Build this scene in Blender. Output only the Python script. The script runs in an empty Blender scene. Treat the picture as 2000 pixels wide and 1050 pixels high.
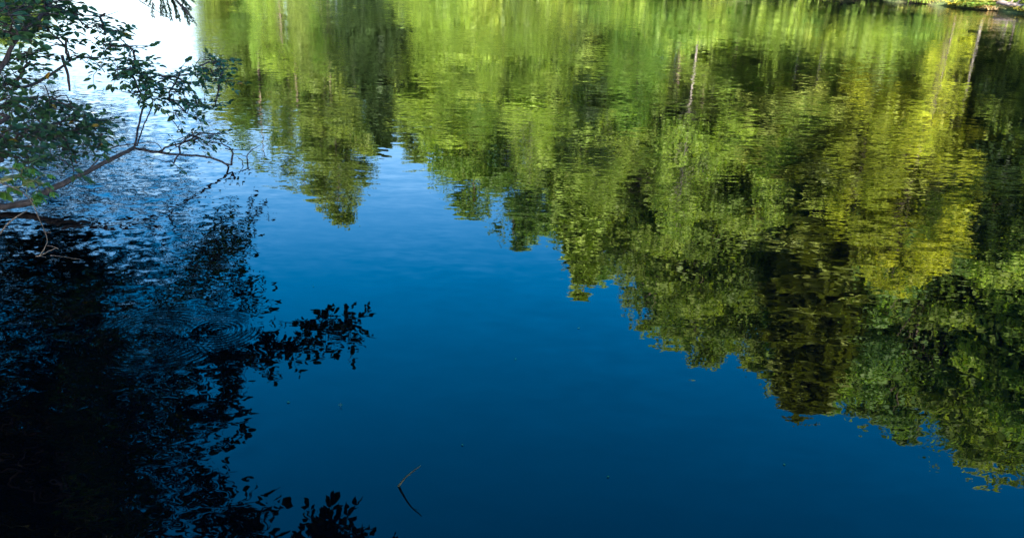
import bpy, math, random
import numpy as np
from mathutils import Vector, Matrix

sc = bpy.context.scene
COL = sc.collection
R_ = math.radians

# ------------------------------------------------------------------ camera
CAM_H = 2.2
F_PX = 1601.0                      # focal length in pixels of the 2000 px wide photograph
n_c = Vector((-140.0, -3975.0, -F_PX)).normalized()      # world down, seen from the camera
up_c = -n_c
fwd_c = Vector((0, 0, -1)); fwd_c = (fwd_c - up_c * fwd_c.dot(up_c)).normalized()
rt_c = fwd_c.cross(up_c)
M3 = Matrix((rt_c, fwd_c, up_c))   # camera space -> world space (rows are the world axes)
cam = bpy.data.objects.new("camera", bpy.data.cameras.new("camera"))
COL.objects.link(cam)
cam.matrix_world = Matrix.Translation((0, 0, CAM_H)) @ M3.to_4x4()
cam.data.sensor_width = 36.0
cam.data.lens = F_PX / 2000.0 * 36.0
cam.data.clip_start = 0.05
cam.data.clip_end = 6000
sc.camera = cam

# ------------------------------------------------------------------ world and sun
SUN_EL, SUN_AZ = R_(32), R_(174)   # azimuth clockwise from +Y: behind the camera, to its right
sc.world = bpy.data.worlds.new("World")
sc.world.use_nodes = True
wn = sc.world.node_tree.nodes; wl = sc.world.node_tree.links
wn.clear()
sky = wn.new("ShaderNodeTexSky"); sky.sky_type = 'NISHITA'; sky.sun_disc = False
sky.sun_elevation = SUN_EL; sky.sun_rotation = SUN_AZ
sky.air_density = 1.0; sky.dust_density = 3.2; sky.ozone_density = 4.0
hs = wn.new("ShaderNodeHueSaturation"); hs.inputs["Saturation"].default_value = 1.45; hs.inputs["Hue"].default_value = 0.493
bg = wn.new("ShaderNodeBackground"); bg.inputs["Strength"].default_value = 0.138
wo = wn.new("ShaderNodeOutputWorld")
tcw = wn.new("ShaderNodeTexCoord"); szw = wn.new("ShaderNodeSeparateXYZ"); mrw = wn.new("ShaderNodeMapRange")
wl.new(tcw.outputs["Generated"], szw.inputs[0]); wl.new(szw.outputs[2], mrw.inputs[0])      # paler, hazier air low down
mrw.interpolation_type = 'SMOOTHSTEP'
mrw.inputs[1].default_value = 0.06; mrw.inputs[2].default_value = 0.40; mrw.inputs[3].default_value = 0.80; mrw.inputs[4].default_value = 1.47
wl.new(mrw.outputs[0], hs.inputs["Saturation"])
wl.new(sky.outputs[0], hs.inputs["Color"]); wl.new(hs.outputs[0], bg.inputs[0]); wl.new(bg.outputs[0], wo.inputs[0])
sun = bpy.data.objects.new("sun", bpy.data.lights.new("sun", 'SUN'))
COL.objects.link(sun)
sun.data.energy = 5.0; sun.data.angle = R_(0.5); sun.data.color = (1.0, 0.93, 0.80)
sd = Vector((math.sin(SUN_AZ) * math.cos(SUN_EL), math.cos(SUN_AZ) * math.cos(SUN_EL), math.sin(SUN_EL)))
sun.rotation_euler = (-sd).to_track_quat('-Z', 'Y').to_euler()
sun.location = sd * 60
sc.view_settings.view_transform = 'Standard'
sc.view_settings.look = 'None'
sc.view_settings.gamma = 1
sc.view_settings.exposure = 2.75
sc.cycles.max_bounces = 6
sc.cycles.diffuse_bounces = 3
sc.cycles.glossy_bounces = 2
sc.cycles.transmission_bounces = 3
sc.cycles.sample_clamp_indirect = 3
sc.cycles.use_denoising = True

# ------------------------------------------------------------------ pixel helpers (they return real world points)
def ray(px, py):
    d = M3 @ Vector((px - 1000.0, 525.0 - py, -F_PX))
    return d.normalized()
def slope(px, py):                  # metres down per metre of horizontal distance
    d = ray(px, py); return -d.z / math.hypot(d.x, d.y)
def at(px, py, D):                  # point seen at that pixel, D metres away horizontally
    d = ray(px, py); h = math.hypot(d.x, d.y)
    return Vector((d.x / h * D, d.y / h * D, CAM_H + d.z / h * D))
def slope_up(px, py): return -slope(px, py)
def wat(px, py):                    # point on the water
    return at(px, py, CAM_H / slope(px, py))
def mir(px, py, D):                 # point whose mirror image is seen at that pixel
    p = at(px, py, D); return Vector((p.x, p.y, -p.z))
def solve(px, py, qx, qy):          # point seen at p whose mirror image is seen at q
    s1, s2 = slope(px, py), slope(qx, qy)
    z = CAM_H * (s2 - s1) / (s2 + s1)
    return at(px, py, (CAM_H - z) / s1)

# ------------------------------------------------------------------ mesh helpers
class MB:
    def __init__(s): s.V = []; s.F = []; s.n = 0; s.A = []
    def add(s, V, F, a=None):       # V (n,3) array, F (m,k) array
        V = np.asarray(V, dtype=float); F = np.asarray(F, dtype=np.int64)
        s.V.append(V); s.F.append(F + s.n); s.n += len(V)
        s.A.append(np.full(len(F), 0.5) if a is None else np.asarray(a, dtype=float))
    def mesh(s, name, mat, smooth=False):
        me = bpy.data.meshes.new(name)
        V = np.concatenate(s.V)
        sizes = np.concatenate([np.full(len(f), f.shape[1]) for f in s.F])
        loops = np.concatenate([f.ravel() for f in s.F])
        me.vertices.add(len(V)); me.vertices.foreach_set("co", V.ravel())
        me.loops.add(len(loops)); me.loops.foreach_set("vertex_index", loops.astype(np.int32))
        me.polygons.add(len(sizes))
        st = np.concatenate([[0], np.cumsum(sizes)[:-1]])
        me.polygons.foreach_set("loop_start", st.astype(np.int32))
        if smooth: me.polygons.foreach_set("use_smooth", np.ones(len(sizes), dtype=bool))
        at_ = me.attributes.new("tint", 'FLOAT', 'FACE')
        at_.data.foreach_set("value", np.concatenate(s.A).astype(np.float32))
        me.update(calc_edges=True); me.validate()
        me.materials.append(mat)
        return me
    def build(s, name, mat, parent=None, smooth=False):
        o = bpy.data.objects.new(name, s.mesh(name, mat, smooth))
        COL.objects.link(o)
        if parent is not None: o.parent = parent
        return o

def tube(mb, pts, radii, sides=7, a=0.5):
    pts = [Vector(p) for p in pts]
    n = len(pts); V = []
    prev = None
    for i, p in enumerate(pts):
        t = (pts[min(i + 1, n - 1)] - pts[max(i - 1, 0)])
        if t.length < 1e-9: t = Vector((0, 0, 1))
        t.normalize()
        if prev is None:
            r = Vector((0, 0, 1)) if abs(t.z) < 0.9 else Vector((1, 0, 0))
            u = t.cross(r).normalized()
        else:
            u = (prev - t * prev.dot(t)).normalized()
        prev = u
        w = t.cross(u)
        for k in range(sides):
            an = 2 * math.pi * k / sides
            V.append(p + (u * math.cos(an) + w * math.sin(an)) * radii[i])
    F = []
    for i in range(n - 1):
        for k in range(sides):
            k2 = (k + 1) % sides
            F.append((i * sides + k, i * sides + k2, (i + 1) * sides + k2, (i + 1) * sides + k))
    V.append(pts[0]); V.append(pts[-1])
    mb.add([tuple(v) for v in V], F, [a] * len(F))
    m = mb.n - len(V)
    caps = []
    for k in range(sides):
        k2 = (k + 1) % sides
        caps.append((len(V) - 2, k2, k)); caps.append((len(V) - 1, (n - 1) * sides + k, (n - 1) * sides + k2))
    mb.V.append(np.zeros((0, 3))); mb.F.append(np.asarray(caps) + m); mb.A.append(np.full(len(caps), a))

def curve(ctrl, step=0.06, wob=0.0, rng=None):
    """Catmull-Rom through (point, radius) pairs; returns points and radii."""
    P = [Vector(c[0]) for c in ctrl]; Rr = [c[1] for c in ctrl]
    P = [P[0] * 2 - P[1]] + P + [P[-1] * 2 - P[-2]]
    out, rad = [], []
    for i in range(1, len(P) - 2):
        L = (P[i + 1] - P[i]).length
        m = max(2, int(L / step))
        for j in range(m):
            t = j / m
            q = 0.5 * ((2 * P[i]) + (P[i + 1] - P[i - 1]) * t + (2 * P[i - 1] - 5 * P[i] + 4 * P[i + 1] - P[i + 2]) * t * t
                       + (3 * P[i] - P[i - 1] - 3 * P[i + 1] + P[i + 2]) * t ** 3)
            out.append(q); rad.append(Rr[i - 1] * (1 - t) + Rr[i] * t)
    out.append(P[-2]); rad.append(Rr[-1])
    if wob and rng:
        for k in range(1, len(out) - 1):
            out[k] = out[k] + Vector((rng.uniform(-1, 1), rng.uniform(-1, 1), rng.uniform(-1, 1))) * wob
            rad[k] *= rng.uniform(0.9, 1.12)
    return out, rad

# ------------------------------------------------------------------ materials
def nmat(name):
    m = bpy.data.materials.new(name); m.use_nodes = True
    nt = m.node_tree; nt.nodes.clear()
    return m, nt.nodes, nt.links
def ramp(N, stops):
    r = N.new("ShaderNodeValToRGB")
    e = r.color_ramp.elements
    while len(e) < len(stops): e.new(0.5)
    for i, (p, c) in enumerate(stops):
        e[i].position = p; e[i].color = (*c, 1)
    return r

def leaf_mat(name, base=None, trans=0.35, rough=0.5, spread=0.5, yellow=0.0):
    """base None: the colour comes from the object's own colour."""
    m, N, L = nmat(name)
    att = N.new("ShaderNodeAttribute"); att.attribute_name = "tint"
    if base is None:
        oi = N.new("ShaderNodeObjectInfo"); csrc = oi.outputs["Color"]
    else:
        rg = N.new("ShaderNodeRGB"); rg.outputs[0].default_value = (*base, 1); csrc = rg.outputs[0]
    hv = N.new("ShaderNodeHueSaturation")
    mr = N.new("ShaderNodeMapRange"); mr.inputs[3].default_value = 1 - spread; mr.inputs[4].default_value = 1 + spread
    mh = N.new("ShaderNodeMapRange"); mh.inputs[3].default_value = 0.515; mh.inputs[4].default_value = 0.485
    L.new(att.outputs["Fac"], mr.inputs[0]); L.new(att.outputs["Fac"], mh.inputs[0])
    L.new(mr.outputs[0], hv.inputs["Value"]); L.new(mh.outputs[0], hv.inputs["Hue"]); L.new(csrc, hv.inputs["Color"])
    out_c = hv.outputs[0]
    if yellow > 0:
        gt = N.new("ShaderNodeMath"); gt.operation = 'GREATER_THAN'; gt.inputs[1].default_value = 1 - yellow
        L.new(att.outputs["Fac"], gt.inputs[0])
        mx = N.new("ShaderNodeMix"); mx.data_type = 'RGBA'
        L.new(gt.outputs[0], mx.inputs["Factor"]); L.new(out_c, mx.inputs["A"]); mx.inputs["B"].default_value = (0.30, 0.17, 0.02, 1)
        out_c = mx.outputs["Result"]
    bs = N.new("ShaderNodeBsdfPrincipled"); bs.inputs["Roughness"].default_value = rough
    bs.inputs["Specular IOR Level"].default_value = 0.3
    tr = N.new("ShaderNodeBsdfTranslucent")
    tc = N.new("ShaderNodeMix"); tc.data_type = 'RGBA'; tc.blend_type = 'MULTIPLY'; tc.inputs["Factor"].default_value = 1
    tc.inputs["B"].default_value = (1.5, 1.5, 0.5, 1)
    L.new(out_c, tc.inputs["A"])
    L.new(out_c, bs.inputs["Base Color"]); L.new(tc.outputs["Result"], tr.inputs[0])
    ms = N.new("ShaderNodeMixShader"); ms.inputs[0].default_value = trans
    o = N.new("ShaderNodeOutputMaterial")
    L.new(bs.outputs[0], ms.inputs[1]); L.new(tr.outputs[0], ms.inputs[2]); L.new(ms.outputs[0], o.inputs[0])
    return m

def bark_mat(name, c1, c2, scale=18, stretch=0.25, bump=0.4):
    m, N, L = nmat(name)
    tc = N.new("ShaderNodeTexCoord"); mp = N.new("ShaderNodeMapping"); mp.inputs["Scale"].default_value = (1, 1, stretch)
    L.new(tc.outputs["Object"], mp.inputs[0])
    nz = N.new("ShaderNodeTexNoise"); nz.inputs["Scale"].default_value = scale; nz.inputs["Detail"].default_value = 5
    L.new(mp.outputs[0], nz.inputs[0])
    rp = ramp(N, [(0.35, c1), (0.65, c2)])
    L.new(nz.outputs[0], rp.inputs[0])
    bs = N.new("ShaderNodeBsdfPrincipled"); bs.inputs["Roughness"].default_value = 0.85
    bp = N.new("ShaderNodeBump"); bp.inputs["Strength"].default_value = bump; bp.inputs["Distance"].default_value = 0.02
    L.new(nz.outputs[0], bp.inputs["Height"]); L.new(bp.outputs[0], bs.inputs["Normal"])
    L.new(rp.outputs[0], bs.inputs["Base Color"])
    o = N.new("ShaderNodeOutputMaterial"); L.new(bs.outputs[0], o.inputs[0])
    return m

def birch_mat():
    m, N, L = nmat("birch_bark")
    tc = N.new("ShaderNodeTexCoord"); mp = N.new("ShaderNodeMapping"); mp.inputs["Scale"].default_value = (1.2, 1.2, 6)
    L.new(tc.outputs["Object"], mp.inputs[0])
    nz = N.new("ShaderNodeTexNoise"); nz.inputs["Scale"].default_value = 1.6; nz.inputs["Detail"].default_value = 4
    L.new(mp.outputs[0], nz.inputs[0])
    rp = ramp(N, [(0.38, (0.05, 0.04, 0.035)), (0.56, (0.30, 0.265, 0.235))])
    L.new(nz.outputs[0], rp.inputs[0])
    bs = N.new("ShaderNodeBsdfPrincipled"); bs.inputs["Roughness"].default_value = 0.7
    L.new(rp.outputs[0], bs.inputs["Base Color"])
    o = N.new("ShaderNodeOutputMaterial"); L.new(bs.outputs[0], o.inputs[0])
    return m

M_LEAF_FAR = leaf_mat("far_foliage", None, trans=0.55, spread=0.35)
M_NEEDLE_FAR = leaf_mat("far_needles", None, trans=0.15, spread=0.4)
M_LEAF_NEAR = leaf_mat("near_leaves", (0.042, 0.102, 0.046), trans=0.32, rough=0.42, spread=0.5, yellow=0.012)
M_LEAF_BRAMBLE = leaf_mat("bramble_leaves", (0.075, 0.17, 0.025), trans=0.30, rough=0.45, spread=0.35)
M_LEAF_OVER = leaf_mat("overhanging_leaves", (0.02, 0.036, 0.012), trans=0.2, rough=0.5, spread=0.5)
M_NEEDLE = leaf_mat("hemlock_needles", (0.03, 0.07, 0.028), trans=0.1, rough=0.5, spread=0.4)
M_BANKLEAF = leaf_mat("bank_plant_leaves", None, trans=0.3, spread=0.4, yellow=0.05)
M_BARK = bark_mat("grey_brown_bark", (0.024, 0.019, 0.019), (0.058, 0.047, 0.046), 26, 0.3)
M_BARK_FAR = bark_mat("forest_bark", (0.05, 0.038, 0.03), (0.16, 0.12, 0.09), 6, 0.2)
M_BIRCH = birch_mat()
M_DRY = bark_mat("dry_twig", (0.08, 0.06, 0.045), (0.17, 0.13, 0.095), 60, 0.4)
M_DARKTWIG = bark_mat("dark_wet_bark", (0.022, 0.016, 0.018), (0.055, 0.04, 0.04), 40, 0.3)
M_LOG = bark_mat("weathered_log", (0.10, 0.075, 0.065), (0.24, 0.185, 0.165), 9, 0.5)
M_TWIGWET = bark_mat("wet_green_twig", (0.014, 0.018, 0.010), (0.035, 0.042, 0.020), 60, 0.4)
M_REED = bark_mat("green_stem", (0.10, 0.11, 0.03), (0.2, 0.19, 0.07), 40, 0.3)

def ground_mat():
    m, N, L = nmat("forest_floor")
    tc = N.new("ShaderNodeTexCoord")
    n1 = N.new("ShaderNodeTexNoise"); n1.inputs["Scale"].default_value = 0.35; n1.inputs["Detail"].default_value = 6
    n2 = N.new("ShaderNodeTexNoise"); n2.inputs["Scale"].default_value = 9; n2.inputs["Detail"].default_value = 6
    L.new(tc.outputs["Object"], n1.inputs[0]); L.new(tc.outputs["Object"], n2.inputs[0])
    r1 = ramp(N, [(0.35, (0.055, 0.038, 0.022)), (0.55, (0.05, 0.075, 0.018)), (0.72, (0.09, 0.12, 0.03))])
    r2 = ramp(N, [(0.3, (0.45, 0.42, 0.4)), (0.7, (1.3, 1.25, 1.1))])
    L.new(n1.outputs[0], r1.inputs[0]); L.new(n2.outputs[0], r2.inputs[0])
    mx = N.new("ShaderNodeMix"); mx.data_type = 'RGBA'; mx.blend_type = 'MULTIPLY'; mx.inputs["Factor"].default_value = 1
    L.new(r1.outputs[0], mx.inputs["A"]); L.new(r2.outputs[0], mx.inputs["B"])
    bs = N.new("ShaderNodeBsdfPrincipled"); bs.inputs["Roughness"].default_value = 0.95
    bp = N.new("ShaderNodeBump"); bp.inputs["Strength"].default_value = 0.6; bp.inputs["Distance"].default_value = 0.06
    L.new(n2.outputs[0], bp.inputs["Height"]); L.new(bp.outputs[0], bs.inputs["Normal"])
    L.new(mx.outputs["Result"], bs.inputs["Base Color"])
    o = N.new("ShaderNodeOutputMaterial"); L.new(bs.outputs[0], o.inputs[0])
    return m

RINGS = []                          # (x, y, wavelength, inner, outer radius, steepness)
def water_mat():
    m, N, L = nmat("lake_water")
    def math_(op, a, b=None, c=None):
        n = N.new("ShaderNodeMath"); n.operation = op
        for i, v in enumerate((a, b, c)):
            if v is None: continue
            if isinstance(v, (int, float)): n.inputs[i].default_value = v
            else: L.new(v, n.inputs[i])
        return n.outputs[0]
    def sstep(v, lo, hi):
        n = N.new("ShaderNodeMapRange"); n.interpolation_type = 'SMOOTHSTEP'
        L.new(v, n.inputs[0]); n.inputs[1].default_value = lo; n.inputs[2].default_value = hi
        return n.outputs[0]
    geo = N.new("ShaderNodeNewGeometry")
    xyz = N.new("ShaderNodeSeparateXYZ"); L.new(geo.outputs["Position"], xyz.inputs[0])
    X, Y = xyz.outputs[0], xyz.outputs[1]
    def slopes(sx, sy, rot, detail, off):
        mp = N.new("ShaderNodeMapping"); mp.inputs["Scale"].default_value = (sx, sy, 1)
        mp.inputs["Rotation"].default_value = (0, 0, rot); mp.inputs["Location"].default_value = (off, off * 1.7, off)
        L.new(geo.outputs["Position"], mp.inputs[0])
        nz = N.new("ShaderNodeTexNoise"); nz.inputs["Scale"].default_value = 1
        nz.inputs["Detail"].default_value = detail; nz.inputs["Roughness"].default_value = 0.5
        L.new(mp.outputs[0], nz.inputs[0])
        s = N.new("ShaderNodeSeparateColor"); L.new(nz.outputs["Color"], s.inputs[0])
        return math_('SUBTRACT', s.outputs[0], 0.5), math_('SUBTRACT', s.outputs[1], 0.5)
    fx, fy = slopes(8.5, 21.0, R_(8), 2.0, 0.0)         # fine wind ripples
    mx_, my_ = slopes(3.0, 8.0, R_(-6), 1.0, 31.0)      # longer ripples
    cx, cy = slopes(13.0, 17.0, R_(20), 1.0, 77.0)      # confused little waves by the branches
    bx_, by_ = slopes(6.0, 8.0, R_(-15), 0.5, 53.0)     # slower swells close in
    # patches of rougher and calmer water
    pz = N.new("ShaderNodeTexNoise"); pz.inputs["Scale"].default_value = 0.35; pz.inputs["Detail"].default_value = 2
    L.new(geo.outputs["Position"], pz.inputs[0])
    patch = math_('MULTIPLY_ADD', sstep(pz.outputs[0], 0.35, 0.65), 1.1, 0.35)
    # stirred water round the branch on the left; the edge is a line in the world
    edge = math_('ADD', X, math_('MULTIPLY', Y, 0.33))
    wob = math_('MULTIPLY_ADD', pz.outputs[0], 1.2, -0.6)
    stir = math_('SUBTRACT', 1.0, sstep(math_('ADD', edge, wob), -0.75, 0.15))
    stir = math_('MULTIPLY', stir, math_('SUBTRACT', 1.0, sstep(Y, 9.0, 15.0)))
    # far water carries more wind, near water is calmer
    far = sstep(Y, 3.0, 14.0)
    a_f = math_('MULTIPLY', math_('MULTIPLY_ADD', sstep(Y, 10.0, 30.0), 0.09, math_('MULTIPLY_ADD', far, 0.040, 0.020)), patch)
    a_m = math_('MULTIPLY', math_('MULTIPLY_ADD', far, 0.026, 0.022), patch)
    a_c = math_('MULTIPLY_ADD', stir, math_('MULTIPLY_ADD', sstep(Y, 3.2, 5.5), 0.03, 0.10), 0.006)
    sx = math_('ADD', math_('ADD', math_('MULTIPLY', fx, math_('MULTIPLY', a_f, 0.45)), math_('MULTIPLY', mx_, math_('MULTIPLY', a_m, 0.45))), math_('MULTIPLY', cx, a_c))
    sy = math_('ADD', math_('ADD', math_('MULTIPLY', fy, a_f), math_('MULTIPLY', my_, a_m)), math_('MULTIPLY', cy, a_c))
    rn = N.new('ShaderNodeTexNoise'); rn.inputs['Scale'].default_value = 3.2; rn.inputs['Detail'].default_value = 2
    L.new(geo.outputs['Position'], rn.inputs[0])
    a_b = math_('MULTIPLY', stir, math_('MULTIPLY_ADD', sstep(Y, 3.2, 6.0), -0.09, 0.16))
    sx = math_('ADD', sx, math_('MULTIPLY', bx_, a_b)); sy = math_('ADD', sy, math_('MULTIPLY', by_, a_b))
    for (rx, ry, wl_, r0, r1, st) in RINGS:
        dx, dy = math_('SUBTRACT', X, rx), math_('SUBTRACT', Y, ry)
        r = math_('SQRT', math_('ADD', math_('MULTIPLY', dx, dx), math_('MULTIPLY', dy, dy)))
        ph = math_('COSINE', math_('MULTIPLY', r, 2 * math.pi / wl_))
        env = math_('MULTIPLY', sstep(r, r0 * 0.4, r0), math_('SUBTRACT', 1.0, sstep(r, r1 * 0.75, r1)))
        env = math_('MULTIPLY', env, sstep(rn.outputs[0], 0.32, 0.54))
        g = math_('DIVIDE', math_('MULTIPLY', math_('MULTIPLY', ph, env), st), math_('ADD', r, 0.02))
        sx = math_('ADD', sx, math_('MULTIPLY', g, dx)); sy = math_('ADD', sy, math_('MULTIPLY', g, dy))
    cb = N.new("ShaderNodeCombineXYZ"); L.new(sx, cb.inputs[0]); L.new(sy, cb.inputs[1]); cb.inputs[2].default_value = 1
    nm = N.new("ShaderNodeVectorMath"); nm.operation = 'NORMALIZE'; L.new(cb.outputs[0], nm.inputs[0])
    bs = N.new("ShaderNodeBsdfPrincipled")
    bs.inputs["Base Color"].default_value = (0.0003, 0.0009, 0.0018, 1)
    bs.inputs["Roughness"].default_value = 0.0; bs.inputs["IOR"].default_value = 1.333
    L.new(nm.outputs[0], bs.inputs["Normal"])
    o = N.new("ShaderNodeOutputMaterial"); L.new(bs.outputs[0], o.inputs[0])
    return m

# ------------------------------------------------------------------ tagging
def tag(o, label=None, cat=None, group=None, kind=None):
    if label: o["label"] = label
    if cat: o["category"] = cat
    if group: o["group"] = group
    if kind: o["kind"] = kind
    return o
def empty(name, loc, label, cat, group=None):
    o = bpy.data.objects.new(name, None); o.location = loc; o.empty_display_size = 0.3
    COL.objects.link(o); return tag(o, label, cat, group)
class At:
    """Parts are modelled in world space and re-based on the thing's Empty."""
    def __init__(s, root): s.root = root; s.inv = -np.array(root.location)
    def part(s, mb, name, mat, smooth=False, parent=None):
        mb.V = [v + s.inv if len(v) else v for v in mb.V]
        return mb.build(name, mat, parent or s.root, smooth)

# ------------------------------------------------------------------ lake outline, ground and water
shore_px = [(2500, 95), (2250, 55), (2120, 40), (2000, 27), (1900, 17), (1800, 8), (1700, -2), (1550, -12), (1400, -22), (1200, -34), (1000, -46), (800, -60), (620, -75), (470, -90)]
shore = [wat(*p).to_2d() for p in shore_px]
lake = [(60, 2.0), (44, 12)] + [tuple(p) for p in shore] + [(-27, 76), (-20, 110), (10, 150), (40, 190), (0, 225), (-60, 222), (-90, 190), (-86, 150),
        (-72, 112), (-52, 78), (-34, 50), (-20, 27), (-11, 12.5), (-6.8, 7.2), (-4.3, 4.3), (-3.0, 2.7), (-2.2, 1.6), (0, 1.0), (8, 0.8), (25, 1.0)]
LK = np.array(lake, dtype=float)
def sdist(P):
    P = np.asarray(P, dtype=float); A = LK; B = np.roll(LK, -1, 0)
    d2 = np.full(len(P), 1e18); ins = np.zeros(len(P), dtype=bool)
    for a, b in zip(A, B):
        ab = b - a; ap = P - a
        t = np.clip((ap @ ab) / (ab @ ab), 0, 1)
        q = ap - t[:, None] * ab
        d2 = np.minimum(d2, (q ** 2).sum(1))
        c = ((a[1] > P[:, 1]) != (b[1] > P[:, 1]))
        with np.errstate(divide='ignore', invalid='ignore'):
            xi = (b[0] - a[0]) * (P[:, 1] - a[1]) / (b[1] - a[1]) + a[0]
        ins ^= c & (P[:, 0] < xi)
    d = np.sqrt(d2)
    return np.where(ins, -d, d)
def gz(P):
    P = np.asarray(P, dtype=float)
    s = sdist(P)
    w = 0.25 * np.sin(P[:, 0] * 1.9 + np.sin(P[:, 1] * 1.3)) + 0.18 * np.sin(P[:, 1] * 2.7 + P[:, 0] * 0.9)
    s2 = s + w * 0.6
    out = 0.42 * (1 - np.exp(-np.maximum(s2, 0) / 0.35)) + 0.07 * np.clip(s2, 0, 60) + 0.06 * w * (s2 > 0)
    return np.where(s2 > 0, out, np.maximum(s2 * 0.55, -2.5))
def ground_z(x, y): return float(gz([(x, y)])[0])

def axis(lo, hi, fine_lo, fine_hi, step, grow):
    a = list(np.arange(fine_lo, fine_hi + 1e-6, step))
    s = step; v = a[-1]
    while v < hi: s *= grow; v += s; a.append(v)
    s = step; v = a[0]
    while v > lo: s *= grow; v -= s; a.insert(0, v)
    return np.array(a)
gx = axis(-2500, 2500, -28, 45, 0.4, 1.12); gy = axis(-2500, 2500, -6, 72, 0.4, 1.12)
GX, GY = np.meshgrid(gx, gy)
GP = np.stack([GX.ravel(), GY.ravel()], 1)
GZ = gz(GP)
nx_, ny_ = len(gx), len(gy)
i = np.arange(nx_ - 1)[None, :] + nx_ * np.arange(ny_ - 1)[:, None]
i = i.ravel()
mb = MB(); mb.add(np.column_stack([GP, GZ]), np.stack([i, i + 1, i + 1 + nx_, i + nx_], 1))
tag(mb.build("ground", ground_mat(), smooth=True), kind="structure")

c1, c2, c3 = wat(425, 645), wat(300, 660), wat(490, 600)
RINGS += [(c1.x, c1.y, 0.030, 0.03, 0.30, 0.034), (c2.x, c2.y, 0.034, 0.10, 0.50, 0.028)]
mb = MB(); mb.add([(-2500, -2500, 0), (2500, -2500, 0), (2500, 2500, 0), (-2500, 2500, 0)], [(0, 1, 2, 3)])
tag(mb.build("water", water_mat()), kind="structure")

# ------------------------------------------------------------------ forest trees (shared meshes, 20 m high)
def leaf_quads(C, size, rng, flat=0.5, el=1.6, outw=None):
    """diamond leaves at centres C with random orientation"""
    n = len(C)
    th = rng.uniform(0, 2 * np.pi, n)
    nrm = rng.normal(0, 1, (n, 3)); nrm[:, 2] = np.abs(nrm[:, 2]) + flat * .3
    nrm /= np.linalg.norm(nrm, axis=1)[:, None]
    if outw is not None: nrm = nrm * .9 + outw * .9; nrm /= np.linalg.norm(nrm, axis=1)[:, None]
    a = np.stack([np.cos(th), np.sin(th), np.zeros(n)], 1)
    u = a - nrm * (a * nrm).sum(1)[:, None]; u /= np.linalg.norm(u, axis=1)[:, None]
    v = np.cross(nrm, u)
    s = size * rng.uniform(0.6, 1.35, n)[:, None]
    V = np.stack([C - u * s * el / 2, C - v * s / 2 + nrm * s * .1, C + u * s * el / 2, C + v * s / 2 + nrm * s * .1], 1).reshape(-1, 3)
    F = np.arange(4 * n).reshape(n, 4)
    return V, F

def broad_tree(seed, H=20, R=3.4, base=0.28, ncl=84, per=400, size=0.165, fill=1.0, crs=1.0, sparse=1.0, trunk_mat=None, tr=0.22):
    rng = np.random.default_rng(seed)
    wood, fol = MB(), MB()
    lean = rng.uniform(-0.6, 0.6, 2)
    def axis_pt(t): return np.array([lean[0] * math.sin(t * 2.2), lean[1] * t, H * t])
    ts = np.linspace(0, 0.97, 14)
    tube(wood, [axis_pt(t) + rng.normal(0, 0.04, 3) * [1, 1, 0] for t in ts], [tr * (1 - 0.93 * t) * (1.5 if t == 0 else 1) for t in ts], 8)
    for k in range(ncl):
        t = base + (1 - base) * (k + rng.uniform()) / ncl
        u = (t - base) / (1 - base)
        env = R * (math.sin(math.pi * min(1, 0.14 + 0.80 * u)) ** 0.55) * (1 if u < .9 else 0.75)
        an = rng.uniform(0, 2 * np.pi)
        r = env * rng.uniform(0.25, 1.05) ** 0.7
        c = axis_pt(t) + np.array([math.cos(an) * r, math.sin(an) * r, rng.uniform(-.4, .4)])
        s0 = axis_pt(max(0.12, t - 0.10 * r / max(R, 1) - 0.04))
        mid = (s0 + c) / 2 + np.array([0, 0, 0.25])
        tube(wood, [s0, mid, c], [0.07 * (1.1 - t) + 0.015, 0.04 * (1.1 - t) + .01, 0.008], 4)
        cr = crs * rng.uniform(0.5, 1.35) * (1.0 if u < .85 else 0.7)
        n = int(per * sparse * cr * cr)
        d = rng.normal(0, 1, (n, 3)); d /= np.linalg.norm(d, axis=1)[:, None]; ow = d.copy()
        d *= (rng.uniform(0, 1, n) ** 0.4)[:, None] * cr * np.array([1.15, 1.15, 0.7])
        V, F = leaf_quads(c + d, size, rng, outw=ow)
        tone = rng.uniform(0.1, 0.9)
        fol.add(V, F, np.clip(rng.normal(tone, 0.09, n), 0, 1))
    # loose twigs and leaves between the clumps
    nf = int(6500 * fill * sparse * (R / 3.4) ** 2 * (1 - base))
    tt = base + (1 - base) * rng.uniform(0, .98, nf); uu = (tt - base) / (1 - base)
    ev = R * np.sin(np.pi * np.minimum(1, 0.14 + 0.80 * uu)) ** 0.55 * np.sqrt(rng.uniform(0, 1.05, nf)); aa = rng.uniform(0, 6.283, nf)
    lob = 1 + .16 * np.sin(aa * 3 + tt * 14 + seed) + .1 * np.sin(aa * 5 - tt * 23)
    C = np.stack([lean[0] * np.sin(tt * 2.2) + np.cos(aa) * ev * lob, lean[1] * tt + np.sin(aa) * ev * lob, H * tt], 1)
    V, F = leaf_quads(C, size * 1.15, rng)
    fol.add(V, F, np.clip(rng.normal(.4 + .25 * np.sin(tt * 31 + aa * 2), 0.12, nf), 0, 1))
    return [("trunk", wood.mesh("trunk", trunk_mat or M_BARK_FAR, True)), ("crown", fol.mesh("crown", M_LEAF_FAR))]

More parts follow.
